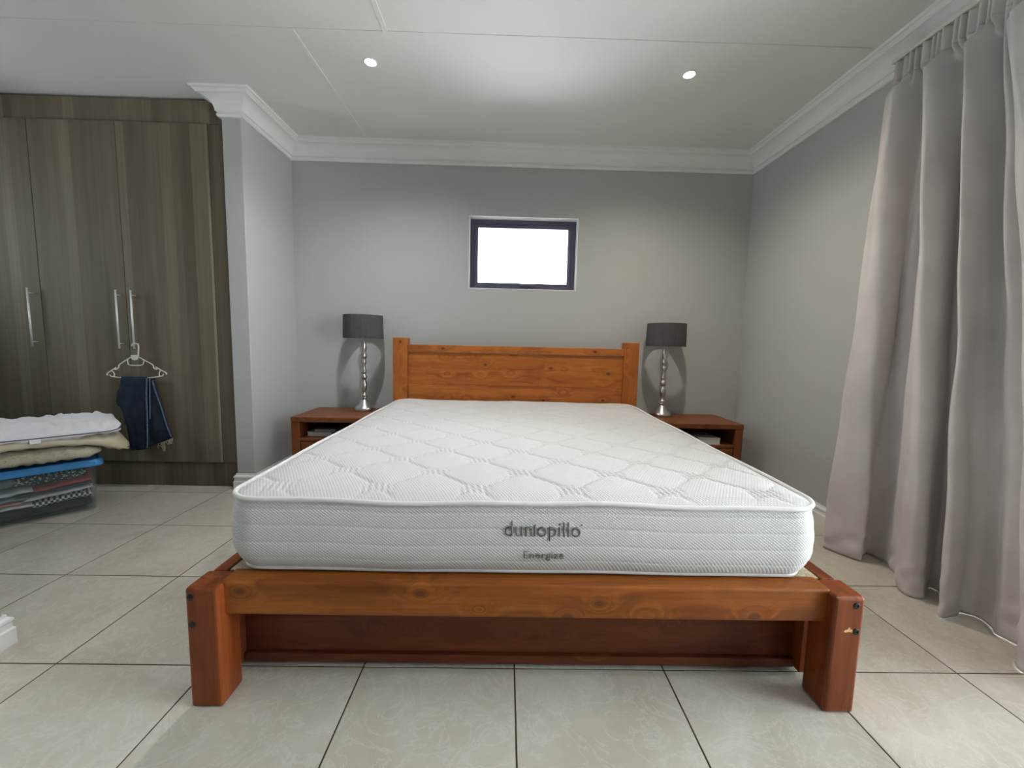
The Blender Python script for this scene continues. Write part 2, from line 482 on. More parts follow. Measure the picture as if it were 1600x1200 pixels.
# cornice (plaster cove) mitred round the walls
cp = [(0, ZC - 0.126), (0.013, ZC - 0.126), (0.017, ZC - 0.119), (0.017, ZC - 0.108), (0.010, ZC - 0.104), (0.014, ZC - 0.099), (0.022, ZC - 0.097)]
for k in range(1, 9):
    a = k / 8 * PI / 2
    cp.append((0.022 + 0.062 * (1 - math.cos(a)), ZC - 0.097 + 0.068 * math.sin(a)))
cp += [(0.086, ZC - 0.024), (0.092, ZC - 0.020), (0.096, ZC - 0.014), (0.106, ZC - 0.012), (0.108, ZC), (0, ZC)]
bm = sweep(bmesh.new(), cp, [(XR, YF), (XR, YB), (XL, YB), (XL, YP), (XP, YP), (XP, 1.462)], 1)
structure('trim_1', bm, M['trim'], 'white coved cornice round the top of the bed niche', 'cornice')
bm = sweep(bmesh.new(), cp, [(XN, YN - 0.0), (XN, YF), (XR, YF)], 1)
structure('trim_2', bm, M['trim'], 'white coved cornice above the partition wall', 'cornice')

# baseboards
bp_ = [(0, 0), (0.017, 0), (0.017, 0.050), (0.013, 0.056), (0.012, 0.072), (0.016, 0.078), (0.014, 0.085), (0.006, 0.092), (0.005, 0.100), (0, 0.100)]
def baseboard(name, path, label):
    structure(name, sweep(bmesh.new(), bp_, path, 1), M['trim'], label, 'baseboard')
baseboard('baseboard_back', [(XR, YB), (XL, YB)], 'white moulded baseboard along the back wall')
baseboard('baseboard_right', [(XR, DY1 + 0.02), (XR, YB - 0.018)], 'white moulded baseboard along the right wall')
baseboard('baseboard_left', [(XL, YB - 0.018), (XL, YP), (XP, YP), (XP, 1.462)], 'white moulded baseboard round the wall end by the wardrobe')
structure('baseboard_entry', sweep(bmesh.new(), bp_, [(XN, YF), (XN, YN), (XN - 0.16, YN)], -1), M['trim'], 'white moulded baseboard end at the left edge', 'baseboard')

# small high window
wf = empty('window_1', (0.066, 2.065, WZ0)); tag(wf, 'small high window with dark aluminium frame above the headboard', 'window', kind='structure')
def rframe(bm, x0, x1, z0, z1, w, y0, y1, bev=0.002):
    box(bm, x0, x1, y0, y1, z1 - w, z1, bev, 1); box(bm, x0, x1, y0, y1, z0, z0 + w, bev, 1)
    box(bm, x0, x0 + w, y0, y1, z0 + w, z1 - w, bev, 1); box(bm, x1 - w, x1, y0, y1, z0 + w, z1 - w, bev, 1)
    return bm
hw, hh = (WX1 - WX0) / 2, WZ1 - WZ0
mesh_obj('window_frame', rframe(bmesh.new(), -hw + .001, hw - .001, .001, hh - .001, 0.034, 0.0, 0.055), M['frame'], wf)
mesh_obj('window_reveal', rframe(bmesh.new(), -hw + .0002, hw - .0002, .0002, hh - .0002, 0.004, -0.0755, -0.0005, 0), M['trim'], wf)
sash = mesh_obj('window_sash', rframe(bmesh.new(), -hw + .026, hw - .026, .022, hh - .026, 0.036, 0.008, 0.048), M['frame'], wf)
mesh_obj('pane', box_bm(-hw + .055, hw - .055, 0.028, 0.033, .05, hh - .055), M['glass'], sash)
bm = box_bm(-0.018, 0.030, -0.014, 0.010, 0.030, 0.050, 0.004, 2); box(bm, 0.0, 0.10, -0.022, -0.012, 0.036, 0.047, 0.003, 2)
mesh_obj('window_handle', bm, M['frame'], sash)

# glazed sliding door in the right wall, mostly outside the picture
dd = empty('door_1', (XR + 0.10, (DY0 + DY1) / 2, 0)); tag(dd, 'glazed sliding door in the right wall behind the curtain', 'door', kind='structure')
hd = (DY1 - DY0) / 2
def yframe(bm, y0, y1, z0, z1, w, x0, x1):
    box(bm, x0, x1, y0, y1, z1 - w, z1); box(bm, x0, x1, y0, y1, z0, z0 + w)
    box(bm, x0, x1, y0, y0 + w, z0 + w, z1 - w); box(bm, x0, x1, y1 - w, y1, z0 + w, z1 - w); return bm
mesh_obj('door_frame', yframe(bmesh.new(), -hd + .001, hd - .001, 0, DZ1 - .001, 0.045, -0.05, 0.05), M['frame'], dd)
for s in (-1, 1):
    y0, y1 = (-hd + .045, 0.03) if s < 0 else (-0.03, hd - .045)
    xx = -0.02 if s < 0 else 0.02
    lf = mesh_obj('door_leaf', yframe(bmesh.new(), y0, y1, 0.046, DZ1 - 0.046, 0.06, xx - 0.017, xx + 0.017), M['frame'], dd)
    mesh_obj('pane', box_bm(xx - 0.003, xx + 0.003, y0 + .06, y1 - .06, 0.106, DZ1 - 0.106), M['glass'], lf)
w2 = empty('added_window_2', (XW - 0.10, (PY0 + PY1) / 2, PZ0)); tag(w2, 'unseen window added for light in the end wall of the wardrobe passage', 'window', kind='structure')  # unseen window, added to bring daylight in from the passage side
hp_, ph = (PY1 - PY0) / 2, PZ1 - PZ0
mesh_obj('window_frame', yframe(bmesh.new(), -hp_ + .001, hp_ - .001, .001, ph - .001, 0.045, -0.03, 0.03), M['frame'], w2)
mesh_obj('pane', box_bm(-0.003, 0.003, -hp_ + .045, hp_ - .045, .045, ph - .045), M['glass'], w2)
pv = structure('patio', box_bm(XR + TH, 9.0, -8, 8, -0.20, -0.06), plain('pale_concrete_paving', (0.55, 0.53, 0.49), 0.8, var=0.1), 'pale concrete patio outside the sliding door', 'patio')

# ------------------------------------------------------------------ wardrobe
YD = 1.44                                   # door faces
wr = empty('wardrobe', (-2.9, 1.72, 0)); tag(wr, 'tall built-in wardrobe in grey-brown wood laminate with steel bar handles', 'wardrobe')
ox, oy = -2.9, 1.72
def wpart(name, a, mat, parent=wr, bev=0.0012):
    x0, x1, y0, y1, z0, z1 = a
    cx, cz = (x0 + x1) / 2, (z0 + z1) / 2
    return mesh_obj(name, box_bm(x0 - ox, x1 - ox, y0 - oy, y1 - oy, z0, z1, bev, 1), mat, parent)
WXE = -1.7505
wpart('carcass', (-4.04, -1.90, 1.475, 2.03, 0.14, 2.34), M['carcass'], bev=0)
wpart('plinth', (-4.04, WXE, 1.468, 1.486, 0.0, 0.158), M['laminate'])
wpart('fascia', (-4.04, WXE, 1.458, 1.476, 2.224, 2.356), M['laminate'])
wpart('filler_panel', (-1.853, WXE, 1.458, 1.476, 0.160, 2.223), M['laminate'])
doors = ((-3.925, -3.413, 1), (-3.411, -2.899, 1), (-2.896, -2.386, 1), (-2.383, -1.858, -1))
for x0, x1, hs in doors:
    d = wpart('wardrobe_door', (x0, x1, YD, YD + 0.018, 0.165, 2.218), M['laminate'])
    hx = (x1 - 0.040 if x1 < -2.5 else x1 - 0.029) if hs > 0 else x0 + 0.058
    hm = bmesh.new()
    tube(hm, [(hx - ox, YD - 0.034 - oy, 0.882), (hx - ox, YD - 0.034 - oy, 1.236)], 0.0052, 12)
    for hz in (0.912, 1.206): tube(hm, [(hx - ox, YD - 0.034 - oy, hz), (hx - ox, YD + 0.001 - oy, hz)], 0.0032, 10)
    mesh_obj('bar_handle', hm, M['steel'], d, smooth=True)
wpart('door_edging', (-1.8575, -1.8545, YD - 0.0004, YD + 0.018, 0.165, 2.218), M['edging'], bev=0)

# ------------------------------------------------------------------ bed frame
BX, BY = 0.030, 0.90
bed = empty('bed_frame', (BX, BY, 0)); tag(bed, 'orange stained pine double bed frame with block legs and plank headboard', 'bed')
def bpart(name, a, mat, parent=bed, bev=0.006, seg=3):
    x0, x1, y0, y1, z0, z1 = a
    return mesh_obj(name, box_bm(x0 - BX, x1 - BX, y0 - BY, y1 - BY, z0, z1, bev, seg), mat, parent, smooth=False)
def shade_bev(o):
    for p in o.data.polygons: p.use_smooth = True
for lx0, lx1 in ((-0.851, -0.768), (0.827, 0.910)):
    lg = bpart('leg', (lx0, lx1, -0.140, -0.054, 0.0, 0.331), M['red_z'], bev=0.009)
    s = -1 if lx0 < 0 else 1
    bxs = ((-0.836, 0.3065), (-0.8345, 0.2325)) if s < 0 else ((0.885, 0.3077), (0.891, 0.2353))
    for bx_, bz in bxs:
        bm = lathe(bmesh.new(), [(0.0085, 0), (0.0085, 0.0022), (0.0066, 0.0030), (0.0044, 0.0030), (0.0034, 0.0014), (0.0005, 0.0014)], 16)
        bmesh.ops.rotate(bm, verts=bm.verts[:], matrix=Matrix.Rotation(PI / 2, 3, 'X'))
        bmesh.ops.translate(bm, verts=bm.verts[:], vec=(bx_ - BX, -0.1395 - BY, bz))
        mesh_obj('screw', bm, M['dark'], lg, smooth=False)
# worn patch beside the lower screw of one leg
bm = bmesh.new()
pts = [(0.858, 0.2345), (0.862, 0.240), (0.868, 0.2405), (0.871, 0.246), (0.874, 0.2475), (0.8745, 0.242), (0.880, 0.241), (0.884, 0.237), (0.880, 0.232), (0.872, 0.2345), (0.864, 0.2325)]
f = bm.faces.new([bm.verts.new((x - BX, -0.1403 - BY, z)) for x, z in pts])
r_ = bmesh.ops.extrude_face_region(bm, geom=[f])
bmesh.ops.translate(bm, verts=[v for v in r_['geom'] if isinstance(v, bmesh.types.BMVert)], vec=(0, 0.0006, 0))
mesh_obj('worn_patch', bm, M['scar'], bed)
bpart('foot_rail', (-0.780, 0.839, -0.114, -0.046, 0.241, 0.334), M['pine_x'], bev=0.008)
for x0, x1 in ((-0.838, -0.800), (0.858, 0.896)):
    bpart('side_rail', (x0, x1, -0.0535, 1.80, 0.205, 0.330), M['red_y'], bev=0.004)
bpart('base_board', (-0.799, 0.857, -0.045, 1.80, 0.308, 0.326), M['chip'], bev=0.001, seg=1)
for k in range(3):
    yy = 0.25 + k * 0.6
    bpart('cross_slat', (-0.799, 0.857, yy, yy + 0.07, 0.265, 0.3075), M['pine_x'], bev=0.002, seg=1)
# headboard
HY = 1.80
for x0, x1 in ((-0.857, -0.752), (0.808, 0.915)):
    bpart('headboard_post', (x0, x1, HY, HY + 0.085, 0.0, 0.992), M['honey_z'], bev=0.005)
bpart('headboard_rail', (-0.7515, 0.8075, HY + 0.008, HY + 0.070, 0.893, 0.946), M['honey_x'], bev=0.004)
zz = [0.40, 0.545, 0.66, 0.775, 0.8915]
for a, b in zip(zz, zz[1:]):
    bpart('headboard_plank', (-0.7510, 0.8070, HY + 0.020, HY + 0.050, a + 0.0004, b - 0.0004), M['honey_x'], bev=0.0012, seg=1)
# low drawer box under the bed behind the legs
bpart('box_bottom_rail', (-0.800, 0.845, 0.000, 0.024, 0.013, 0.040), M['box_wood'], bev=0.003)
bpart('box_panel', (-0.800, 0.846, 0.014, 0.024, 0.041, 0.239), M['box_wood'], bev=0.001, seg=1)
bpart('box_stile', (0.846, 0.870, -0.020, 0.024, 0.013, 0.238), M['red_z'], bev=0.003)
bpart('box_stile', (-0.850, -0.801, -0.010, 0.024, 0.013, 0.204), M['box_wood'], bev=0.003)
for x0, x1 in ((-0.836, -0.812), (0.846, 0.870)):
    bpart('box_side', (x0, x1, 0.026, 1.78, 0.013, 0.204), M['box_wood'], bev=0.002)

# ------------------------------------------------------------------ mattress
MX, MY0, MY1, MA = 0.021, -0.078, 1.785, 0.808
ML = (MY1 - MY0) / 2; MYC = (MY0 + MY1) / 2; MR = 0.085
ZT, ZB = 0.546, 0.341
mat_e = empty('mattress', (MX, MYC, 0.320)); tag(mat_e, 'thick white quilted double mattress lying on the pine bed frame', 'mattress')
ZO = 0.320
def wide(y):   # a touch wider towards the headboard
    return MA + 0.022 * max(0.0, min(1.0, (y + ML) / (2 * ML)))
def rr_map(u, v):
    y = ML * v; a = wide(y); x = a * u
    ex, ey = abs(x) - (a - MR), abs(y) - (ML - MR)
    if ex > 0 and ey > 0:
        dx, dy = ex / MR, ey / MR
        ex2, ey2 = dx * math.sqrt(1 - dy * dy / 2), dy * math.sqrt(1 - dx * dx / 2)
        x = math.copysign(a - MR + ex2 * MR, x); y = math.copysign(ML - MR + ey2 * MR, y)
    return x, y
QX, QY = 0.2735, 0.257
def quilt(x, y):
    wx, wy = x + MX + 0.398, y + MYC + 0.012
    u, v = wx / QX, wy / QY
    a, b = u + v, u - v
    da, db = abs(a - round(a)) * 0.187, abs(b - round(b)) * 0.187
    ia, ib = round(a), round(b)
    nx, ny = (ia + ib) / 2 * QX, (ia - ib) / 2 * QY
    dx, dy = wx - nx, wy - ny
    d = min(da, db)
    puff = 0.0032 * (min(d, 0.06) / 0.06) ** 0.5
    gr = -0.0042 * math.exp(-(d / 0.0050) ** 2)
    if abs(dx) < 0.060 and abs(dy) < 0.042:
        wgt = max(0.0, 1 - (abs(dx) / 0.048) ** 6) * max(0.0, 1 - (abs(dy) / 0.030) ** 6)
        st = abs(((dx + dy * 0.25 + 0.0085) / 0.017) - round((dx + dy * 0.25 + 0.0085) / 0.017)) * 0.017
        s2 = -0.0048 * math.exp(-(st / 0.0042) ** 2) + 0.0022
        return (puff + gr) * (1 - wgt) + s2 * wgt
    return puff + gr
NX, NY = 330, 380
bm = bmesh.new(); V = []
for j in range(NY + 1):
    row = []
    for i in range(NX + 1):
        u, v = -1 + 2 * i / NX, -1 + 2 * j / NY
        x, y = rr_map(u, v)
        d = min((1 - abs(u)) * MA, (1 - abs(v)) * ML)
        e = 1 - math.exp(-d / 0.05)
        z = ZT - 0.003 + 0.020 * e + quilt(x, y) * min(1.0, d / 0.04) + 0.004 * noise.noise((x * 2.2, y * 2.2, 3.1)) * e
        row.append(bm.verts.new((x, y, z - ZO)))
    V.append(row)
for j in range(NY):
    for i in range(NX):
        bm.faces.new((V[j][i], V[j][i + 1], V[j + 1][i + 1], V[j + 1][i]))
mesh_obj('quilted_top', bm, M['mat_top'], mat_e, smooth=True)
# border: perimeter loop swept down a bulged, quilted profile
per = [(-1 + 2 * i / 200, -1) for i in range(200)] + [(1, -1 + 2 * i / 220) for i in range(220)] + [(1 - 2 * i / 200, 1) for i in range(200)] + [(-1, 1 - 2 * i / 220) for i in range(220)]
pp = [Vector((*rr_map(u, v), 0)) for u, v in per]
nn = []
for i in range(len(pp)):
    t = (pp[(i + 1) % len(pp)] - pp[i - 1]).normalized(); nn.append(Vector((t.y, -t.x, 0)))
seams = (0.518, 0.477, 0.431, 0.385)
def bulge(z):
    f = (z - ZB) / (ZT - ZB)
    return 0.015 * math.sin(PI * max(0, min(1, f)) ** 0.9) - 0.022 * max(0, 1 - f / 0.35) ** 2
def side_off(z):
    b = bulge(z)
    g = min(abs(z - s) for s in seams)
    return b + 0.0013 * (min(g, 0.02) / 0.02) ** 0.5 - 0.0016 * math.exp(-(g / 0.0022) ** 2)
def edge_wave(i):   # seams sag and rise a little along the length
    return 0.0035 * math.sin(pp[i].x * 7.3 + 0.6) + 0.002 * math.sin(pp[i].x * 17 + pp[i].y * 9)
rows = []
for k in range(61):
    z = ZT - 0.002 - (ZT - 0.002 - ZB) * k / 60
    rows.append([(pp[i].x + nn[i].x * side_off(z), pp[i].y + nn[i].y * side_off(z), z - ZO + edge_wave(i) * (0.8 if k < 58 else 0.3)) for i in range(len(pp))])
bm, V = grid_mesh(rows, True)
bm.faces.new(V[-1])
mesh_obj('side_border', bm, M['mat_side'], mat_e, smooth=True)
for zc_, off, rad in ((ZT - 0.002, 0.004, 0.0068), (ZB + 0.003, side_off(ZB) + 0.002, 0.0062)):
    bm = tube(bmesh.new(), [(pp[i].x + nn[i].x * off, pp[i].y + nn[i].y * off, zc_ - ZO + edge_wave(i) * (0.9 if zc_ > 0.5 else 0.3)) for i in range(len(pp))], rad, 8, closed=True)
    mesh_obj('piping', bm, M['piping'], mat_e, smooth=True)
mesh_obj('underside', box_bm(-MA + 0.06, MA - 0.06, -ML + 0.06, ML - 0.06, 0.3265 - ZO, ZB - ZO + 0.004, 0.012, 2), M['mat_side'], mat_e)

def text_mesh(body, size, thin=0.0):
    cu = bpy.data.curves.new('txt', 'FONT'); cu.body = body; cu.size = size; cu.offset = thin; cu.resolution_u = 6
    o = bpy.data.objects.new('txt', cu); COL.objects.link(o)
    dg = bpy.context.evaluated_depsgraph_get(); dg.update()
    me = bpy.data.meshes.new_from_object(o.evaluated_get(dg))
    COL.objects.unlink(o); bpy.data.objects.remove(o)
    return me
def lettering(chunks, x0, x1, zb, capz, thin, name):
    """chunks: list of (text, vertical scale, first-only-part) laid side by side, fitted to x0..x1; capz: ascender top"""
    bm = bmesh.new(); cur = 0.0
    for body, vs in chunks:
        me = text_mesh(body, 1.0, thin)
        xs = [v.co.x for v in me.vertices]; m0 = min(xs); w = max(xs) - m0
        tmp = bmesh.new(); tmp.from_mesh(me)
        for v in tmp.verts: v.co.x += cur - m0; v.co.y *= vs
        me2 = bpy.data.meshes.new('t'); tmp.to_mesh(me2); tmp.free(); bm.from_mesh(me2)
        cur += w + 0.085
    ys = [v.co.y for v in bm.verts]; xs = [v.co.x for v in bm.verts]
    X0, X1, Yt = min(xs), max(xs), max(ys)
    fs = bm.faces[:]
    r = bmesh.ops.extrude_face_region(bm, geom=fs)
    top = {v for v in r['geom'] if isinstance(v, bmesh.types.BMVert)}
    for v in bm.verts:
        x = x0 + (v.co.x - X0) / (X1 - X0) * (x1 - x0); z = zb + v.co.y / Yt * (capz - zb)
        y = MY0 - bulge(z) - (0.0033 if v in top else -0.004)
        v.co = (x - MX, y - MYC, z - ZO)
    mesh_obj(name, bm, M['lettering'], mat_e)
lettering((('dun', 1.0), ('l', 0.80), ('opillo', 1.0)), -0.0375, 0.1640, 0.4605, 0.4985, -0.008, 'brand_lettering')
lettering((('Energize', 1.0),), 0.0137, 0.1218, 0.3985, 0.4195, -0.006, 'model_lettering')
bm = lathe(bmesh.new(), [(0.0022, 0), (0.0022, 0.002), (0.0004, 0.002)], 10)
bmesh.ops.rotate(bm, verts=bm.verts[:], matrix=Matrix.Rotation(PI / 2, 3, 'X'))
bmesh.ops.translate(bm, verts=bm.verts[:], vec=(0.1665 - MX, MY0 - bulge(0.492) - MYC - 0.0014, 0.492 - ZO))
mesh_obj('lettering_dot', bm, M['lettering'], mat_e)

# ------------------------------------------------------------------ nightstands
def nightstand(x0, x1, y0, y1, zt, label):
    cx, cy = (x0 + x1) / 2, (y0 + y1) / 2
    e = empty('nightstand', (cx, cy, 0)); tag(e, label, 'nightstand', 'nightstands beside the bed')
    w, d = (x1 - x0) / 2, (y1 - y0) / 2
    def p(name, a, m, par=e, bev=0.003): return mesh_obj(name, box_bm(*a, bev, 2), M[m], par)
    p('top', (-w, w, -d, d, zt - 0.034, zt), 'stand_x', bev=0.005)
    for s in (-1, 1):
        a, b = (-w + 0.002, -w + 0.056) if s < 0 else (w - 0.056, w - 0.002)
        p('side_panel', (a, b, -d + 0.003, d - 0.003, 0, zt - 0.0345), 'stand_z')
    p('back_panel', (-w + 0.0565, w - 0.0565, d - 0.016, d - 0.006, 0.05, zt - 0.035), 'stand_x', bev=0.001)
    p('shelf', (-w + 0.0565, w - 0.0565, -d + 0.006, d - 0.017, zt - 0.163, zt - 0.143), 'stand_x')
    p('bottom_rail', (-w + 0.0565, w - 0.0565, -d + 0.008, -d + 0.030, 0.045, 0.085), 'stand_x')
    dr = p('drawer', (-w + 0.060, w - 0.060, -d + 0.008, d - 0.03, 0.089, zt - 0.166), 'stand_x')
    bm = lathe(bmesh.new(), [(0.006, 0), (0.006, 0.012), (0.015, 0.018), (0.016, 0.026), (0.010, 0.031), (0.001, 0.032)], 16)
    bmesh.ops.rotate(bm, verts=bm.verts[:], matrix=Matrix.Rotation(PI / 2, 3, 'X'))
    bmesh.ops.translate(bm, verts=bm.verts[:], vec=(0, -d + 0.009, 0.19))
    mesh_obj('knob', bm, M['stand_z'], dr, smooth=True)
    return e
nightstand(-1.455, -0.905, 1.528, 1.945, 0.455, 'brown wooden nightstand between the wardrobe wall and the bed')
nightstand(0.985, 1.575, 1.556, 1.955, 0.457, 'brown wooden nightstand on the curtain side of the bed')

def book(loc, rz, w, d, h, cover, pages, label):
    e = empty('book', loc, rz); tag(e, label, 'book')
    mesh_obj('pages', box_bm(-w / 2 + .003, w / 2 - .003, -d / 2 + .003, d / 2, 0.003, h - .003), pages, e)
    bm = box_bm(-w / 2, w / 2, -d / 2, d / 2, 0, 0.0025, 0.0008, 1); box(bm, -w / 2, w / 2, -d / 2, d / 2, h - 0.0025, h, 0.0008, 1)
    box(bm, -w / 2, w / 2, d / 2, d / 2 + 0.003, 0, h, 0.0008, 1)
    mesh_obj('cover', bm, cover, e)
    return e
paper = plain('cream_paper_edges', (0.62, 0.60, 0.57), 0.85, bump=0.4, bscale=900)
pale_cover = plain('pale_grey_card', (0.45, 0.45, 0.43), 0.6)
dark_cover = plain('dark_blue_card', (0.022, 0.027, 0.045), 0.5)
book((1.345, 1.665, 0.3145), 0.05, 0.155, 0.20, 0.045, pale_cover, paper, 'thick pale book on the shelf of the nightstand by the curtain')
book((1.185, 1.66, 0.3145), -0.04, 0.14, 0.19, 0.062, dark_cover, plain('dark_page_edges', (0.05, 0.05, 0.06), 0.8), 'dark book beside the pale book in the curtain-side nightstand')
book((-1.29, 1.70, 0.3125), -0.05, 0.17, 0.22, 0.030, pale_cover, paper, 'pale book lying on the shelf of the nightstand by the wardrobe wall')
book((-1.27, 1.70, 0.3428), 0.09, 0.14, 0.20, 0.018, plain('grey_card', (0.16, 0.17, 0.16), 0.6), plain('grey_page_edges', (0.30, 0.30, 0.28), 0.8), 'thin grey book lying on top of the pale book')

# ------------------------------------------------------------------ table lamps
LP = [(75, 815), (76, 808), (76, 797), (70, 787), (52, 770), (35, 750), (24, 732), (17, 724), (16, 721), (22, 716), (22, 711), (16, 706), (24, 700), (24, 694), (20, 688), (14, 682), (16, 666), (21, 645), (25, 622), (24, 606), (19, 590), (13, 578), (14, 573), (20, 567), (24, 556), (24, 545), (20, 535), (14, 528), (14, 524), (19, 518), (20, 510), (16, 497), (12, 482), (12, 462), (16, 446), (20, 434), (19, 424), (14, 414), (14, 409), (20, 402), (24, 391), (24, 380), (20, 369), (14, 361), (15, 357), (21, 346), (24, 325), (23, 300), (19, 280), (15, 266), (14, 256), (14, 245)]
def lamp(loc, zshade, label):
    e = empty('table_lamp', loc); tag(e, label, 'lamp', 'matching bedside lamps')
    k = 0.000933; c = 0.000905
    prof = [(r * c, (815 - y) * k) for r, y in LP]
    nb = 8
    mesh_obj('base', lathe(bmesh.new(), prof[:nb], 48), M['nickel'], e, smooth=True)
    mesh_obj('stem', lathe(bmesh.new(), prof[nb - 1:], 32), M['nickel'], e, smooth=True)
    z0, z1 = zshade
    R = 0.1375
    pl = lambda a, z: 0.0011 * math.sin(a * 64) + 0.0006 * math.sin(a * 23 + 1)
    so = [(R - 0.001, z0 + 0.0), (R, z0 + 0.002)] + [(R - 0.003 * t / 8, z0 + (z1 - z0) * t / 8) for t in range(1, 8)] + [(R - 0.004, z1)]
    bm = bmesh.new()
    lathe(bm, so, 256, pl, cap=False)
    sh = mesh_obj('lamp_shade', bm, M['shade'], e, smooth=True)
    bm = bmesh.new(); lathe(bm, [(R - 0.006, z1), (R - 0.0045, z0)], 64, cap=False)
    lathe(bm, [(R - 0.0005, z0), (R - 0.0075, z0)], 64, cap=False); lathe(bm, [(R - 0.0035, z1), (R - 0.0085, z1)], 64, cap=False)
    mesh_obj('shade_lining', bm, M['shade_in'], sh, smooth=True)
    bm = bmesh.new()
    for q in range(3):
        a = q * 2 * PI / 3
        tube(bm, [(0.012 * math.cos(a), 0.012 * math.sin(a), z0 + 0.03), ((R - 0.006) * math.cos(a), (R - 0.006) * math.sin(a), z0 + 0.03)], 0.0016, 6)
    mesh_obj('shade_spider', bm, M['nickel'], sh)
    bm = lathe(bmesh.new(), [(0.013, 0.528), (0.016, 0.532), (0.016, 0.575), (0.012, 0.580)], 20)
    mesh_obj('bulb_holder', bm, M['white_plastic'], e, smooth=True)
    bm = lathe(bmesh.new(), [(0.010, 0.580), (0.014, 0.592), (0.026, 0.612), (0.029, 0.628), (0.024, 0.646), (0.012, 0.657), (0.001, 0.660)], 20)
    mesh_obj('bulb', bm, plain('frosted_bulb', (0.8, 0.8, 0.78), 0.4), e, smooth=True)
    return e
lamp((-1.076, 1.838, 0.455), (0.524, 0.690), 'bedside lamp with charcoal shade on the nightstand by the wardrobe wall')
lr = lamp((1.120, 1.845, 0.457), (0.516, 0.680), 'bedside lamp with charcoal shade on the nightstand near the curtain')
cord = smooth_path([(-0.066, -0.01, 0.006), (-0.085, -0.004, 0.012), (-0.105, 0.01, 0.008), (-0.118, 0.05, 0.004), (-0.12, 0.09, 0.004)], 6)
mesh_obj('cord', tube(bmesh.new(), cord, 0.003, 6), M['dark'], lr, smooth=True)

# ------------------------------------------------------------------ curtain
cu_pts = [(1.715, 0.775), (1.66, 0.80), (1.585, 0.805), (1.533, 0.778), (1.548, 0.715), (1.590, 0.652), (1.615, 0.655), (1.645, 0.695), (1.690, 0.722), (1.712, 0.680),
          (1.690, 0.600), (1.644, 0.520), (1.585, 0.452), (1.560, 0.405), (1.566, 0.372), (1.605, 0.368), (1.665, 0.415), (1.722, 0.440), (1.722, 0.385), (1.680, 0.345),
          (1.605, 0.298), (1.562, 0.268), (1.566, 0.246), (1.609, 0.254), (1.660, 0.284), (1.700, 0.262), (1.690, 0.210), (1.658, 0.159), (1.668, 0.100), (1.640, 0.062), (1.565, 0.040),
          (1.540, 0.005), (1.555, -0.045), (1.620, -0.070), (1.690, -0.060), (1.715, -0.085)]
cb = smooth_path([(x, y, 0) for x, y in cu_pts], 12)
# reparametrise by arc length
acc = [0.0]
for a, b in zip(cb, cb[1:]): acc.append(acc[-1] + (b - a).length)
NS = 520
def at_len(L):
    lo = 0
    import bisect
    k = min(max(bisect.bisect_left(acc, L), 1), len(cb) - 1)
    t = (L - acc[k - 1]) / max(1e-9, acc[k] - acc[k - 1])
    return cb[k - 1].lerp(cb[k], t)
Bs = [at_len(acc[-1] * i / NS) for i in range(NS + 1)]
XT, YT0, YT1, ZTP = 1.668, 0.795, 0.26, 2.247
ct = empty('curtain', (1.66, 0.26, 0)); tag(ct, 'full-length taupe grey curtain hanging in deep folds at right', 'curtain')
rows = []
zs = [2.246 - 0.012 * k for k in range(8)] + [2.150, 2.135, 2.115, 2.09, 2.06]
zs += [2.06 - (2.06 - 0.20) * k / 46 for k in range(1, 47)] + [0.20 - 0.196 * k / 16 for k in range(1, 17)]
for z in zs:
    h = max(0.0, min(1.0, z / 2.15))
    row = []
    for i in range(NS + 1):
        s = i / NS; b = Bs[i]
        yt = YT0 + (YT1 - YT0) * s
        # gathered heading: fine pencil pleats
        pl = math.sin(2 * PI * s * 19 + 1.5 * math.sin(s * 37)) + 0.35 * math.sin(2 * PI * s * 9 + 2)
        tape = max(0.0, min(1.0, (z - 2.085) / 0.075))
        e = h ** 1.25
        y = b.y + (yt - b.y) * e
        amp = 1.0 - 0.15 * h ** 1.6
        x = XT - 0.012 * (1 - h) + (b.x - 1.640) * amp
        x += 0.020 * max(0.0, min(1.0, (h - 0.12) / 0.45)) * math.sin(2 * PI * s * 11.5 + 1.0 * math.sin(s * 23))
        xt = XT + 0.015 * pl
        x = x + (xt - x) * (tape * tape * (3 - 2 * tape))
        y += (yt - y) * tape
        # gentle sway and crumple by the floor
        low = max(0.0, 1 - z / 0.22)
        x += 0.010 * noise.noise((s * 26, z * 3.2, 1.3)) * (1 - tape) + low * 0.016 * noise.noise((s * 30, z * 22, 5.0))
        y += 0.010 * noise.noise((s * 24, z * 2.6, 7.7)) * (1 - tape) + low * 0.014 * noise.noise((s * 30, z * 20, 9.0))
        row.append((x - 1.66, y - 0.26, z))
    rows.append(row)
nt = 8
def cloth_obj(name, rws, thick):
    bm, V = grid_mesh(rws)
    o = mesh_obj(name, bm, M['curtain'], ct, smooth=True)
    md = o.modifiers.new('thickness', 'SOLIDIFY'); md.thickness = thick; md.offset = 0
    return o
cloth_obj('curtain_cloth', rows[nt - 1:], 0.003)
cloth_obj('heading_tape', rows[:nt], 0.004)
tk = empty('curtain_track', (XT, 0.0, 2.25)); tag(tk, 'thin cream curtain track below the cornice at right', 'curtain track')
mesh_obj('rail', box_bm(-0.012, 0.012, -1.5, 0.81, 0.002, 0.018, 0.003, 2), M['white_plastic'], tk)
for yy in (-1.4, -0.9, -0.4, 0.2, 0.7):
    mesh_obj('wall_bracket', box_bm(0.010, XR - XT - 0.0005, yy - 0.012, yy + 0.012, 0.002, 0.014, 0.002, 1), M['white_plastic'], tk)

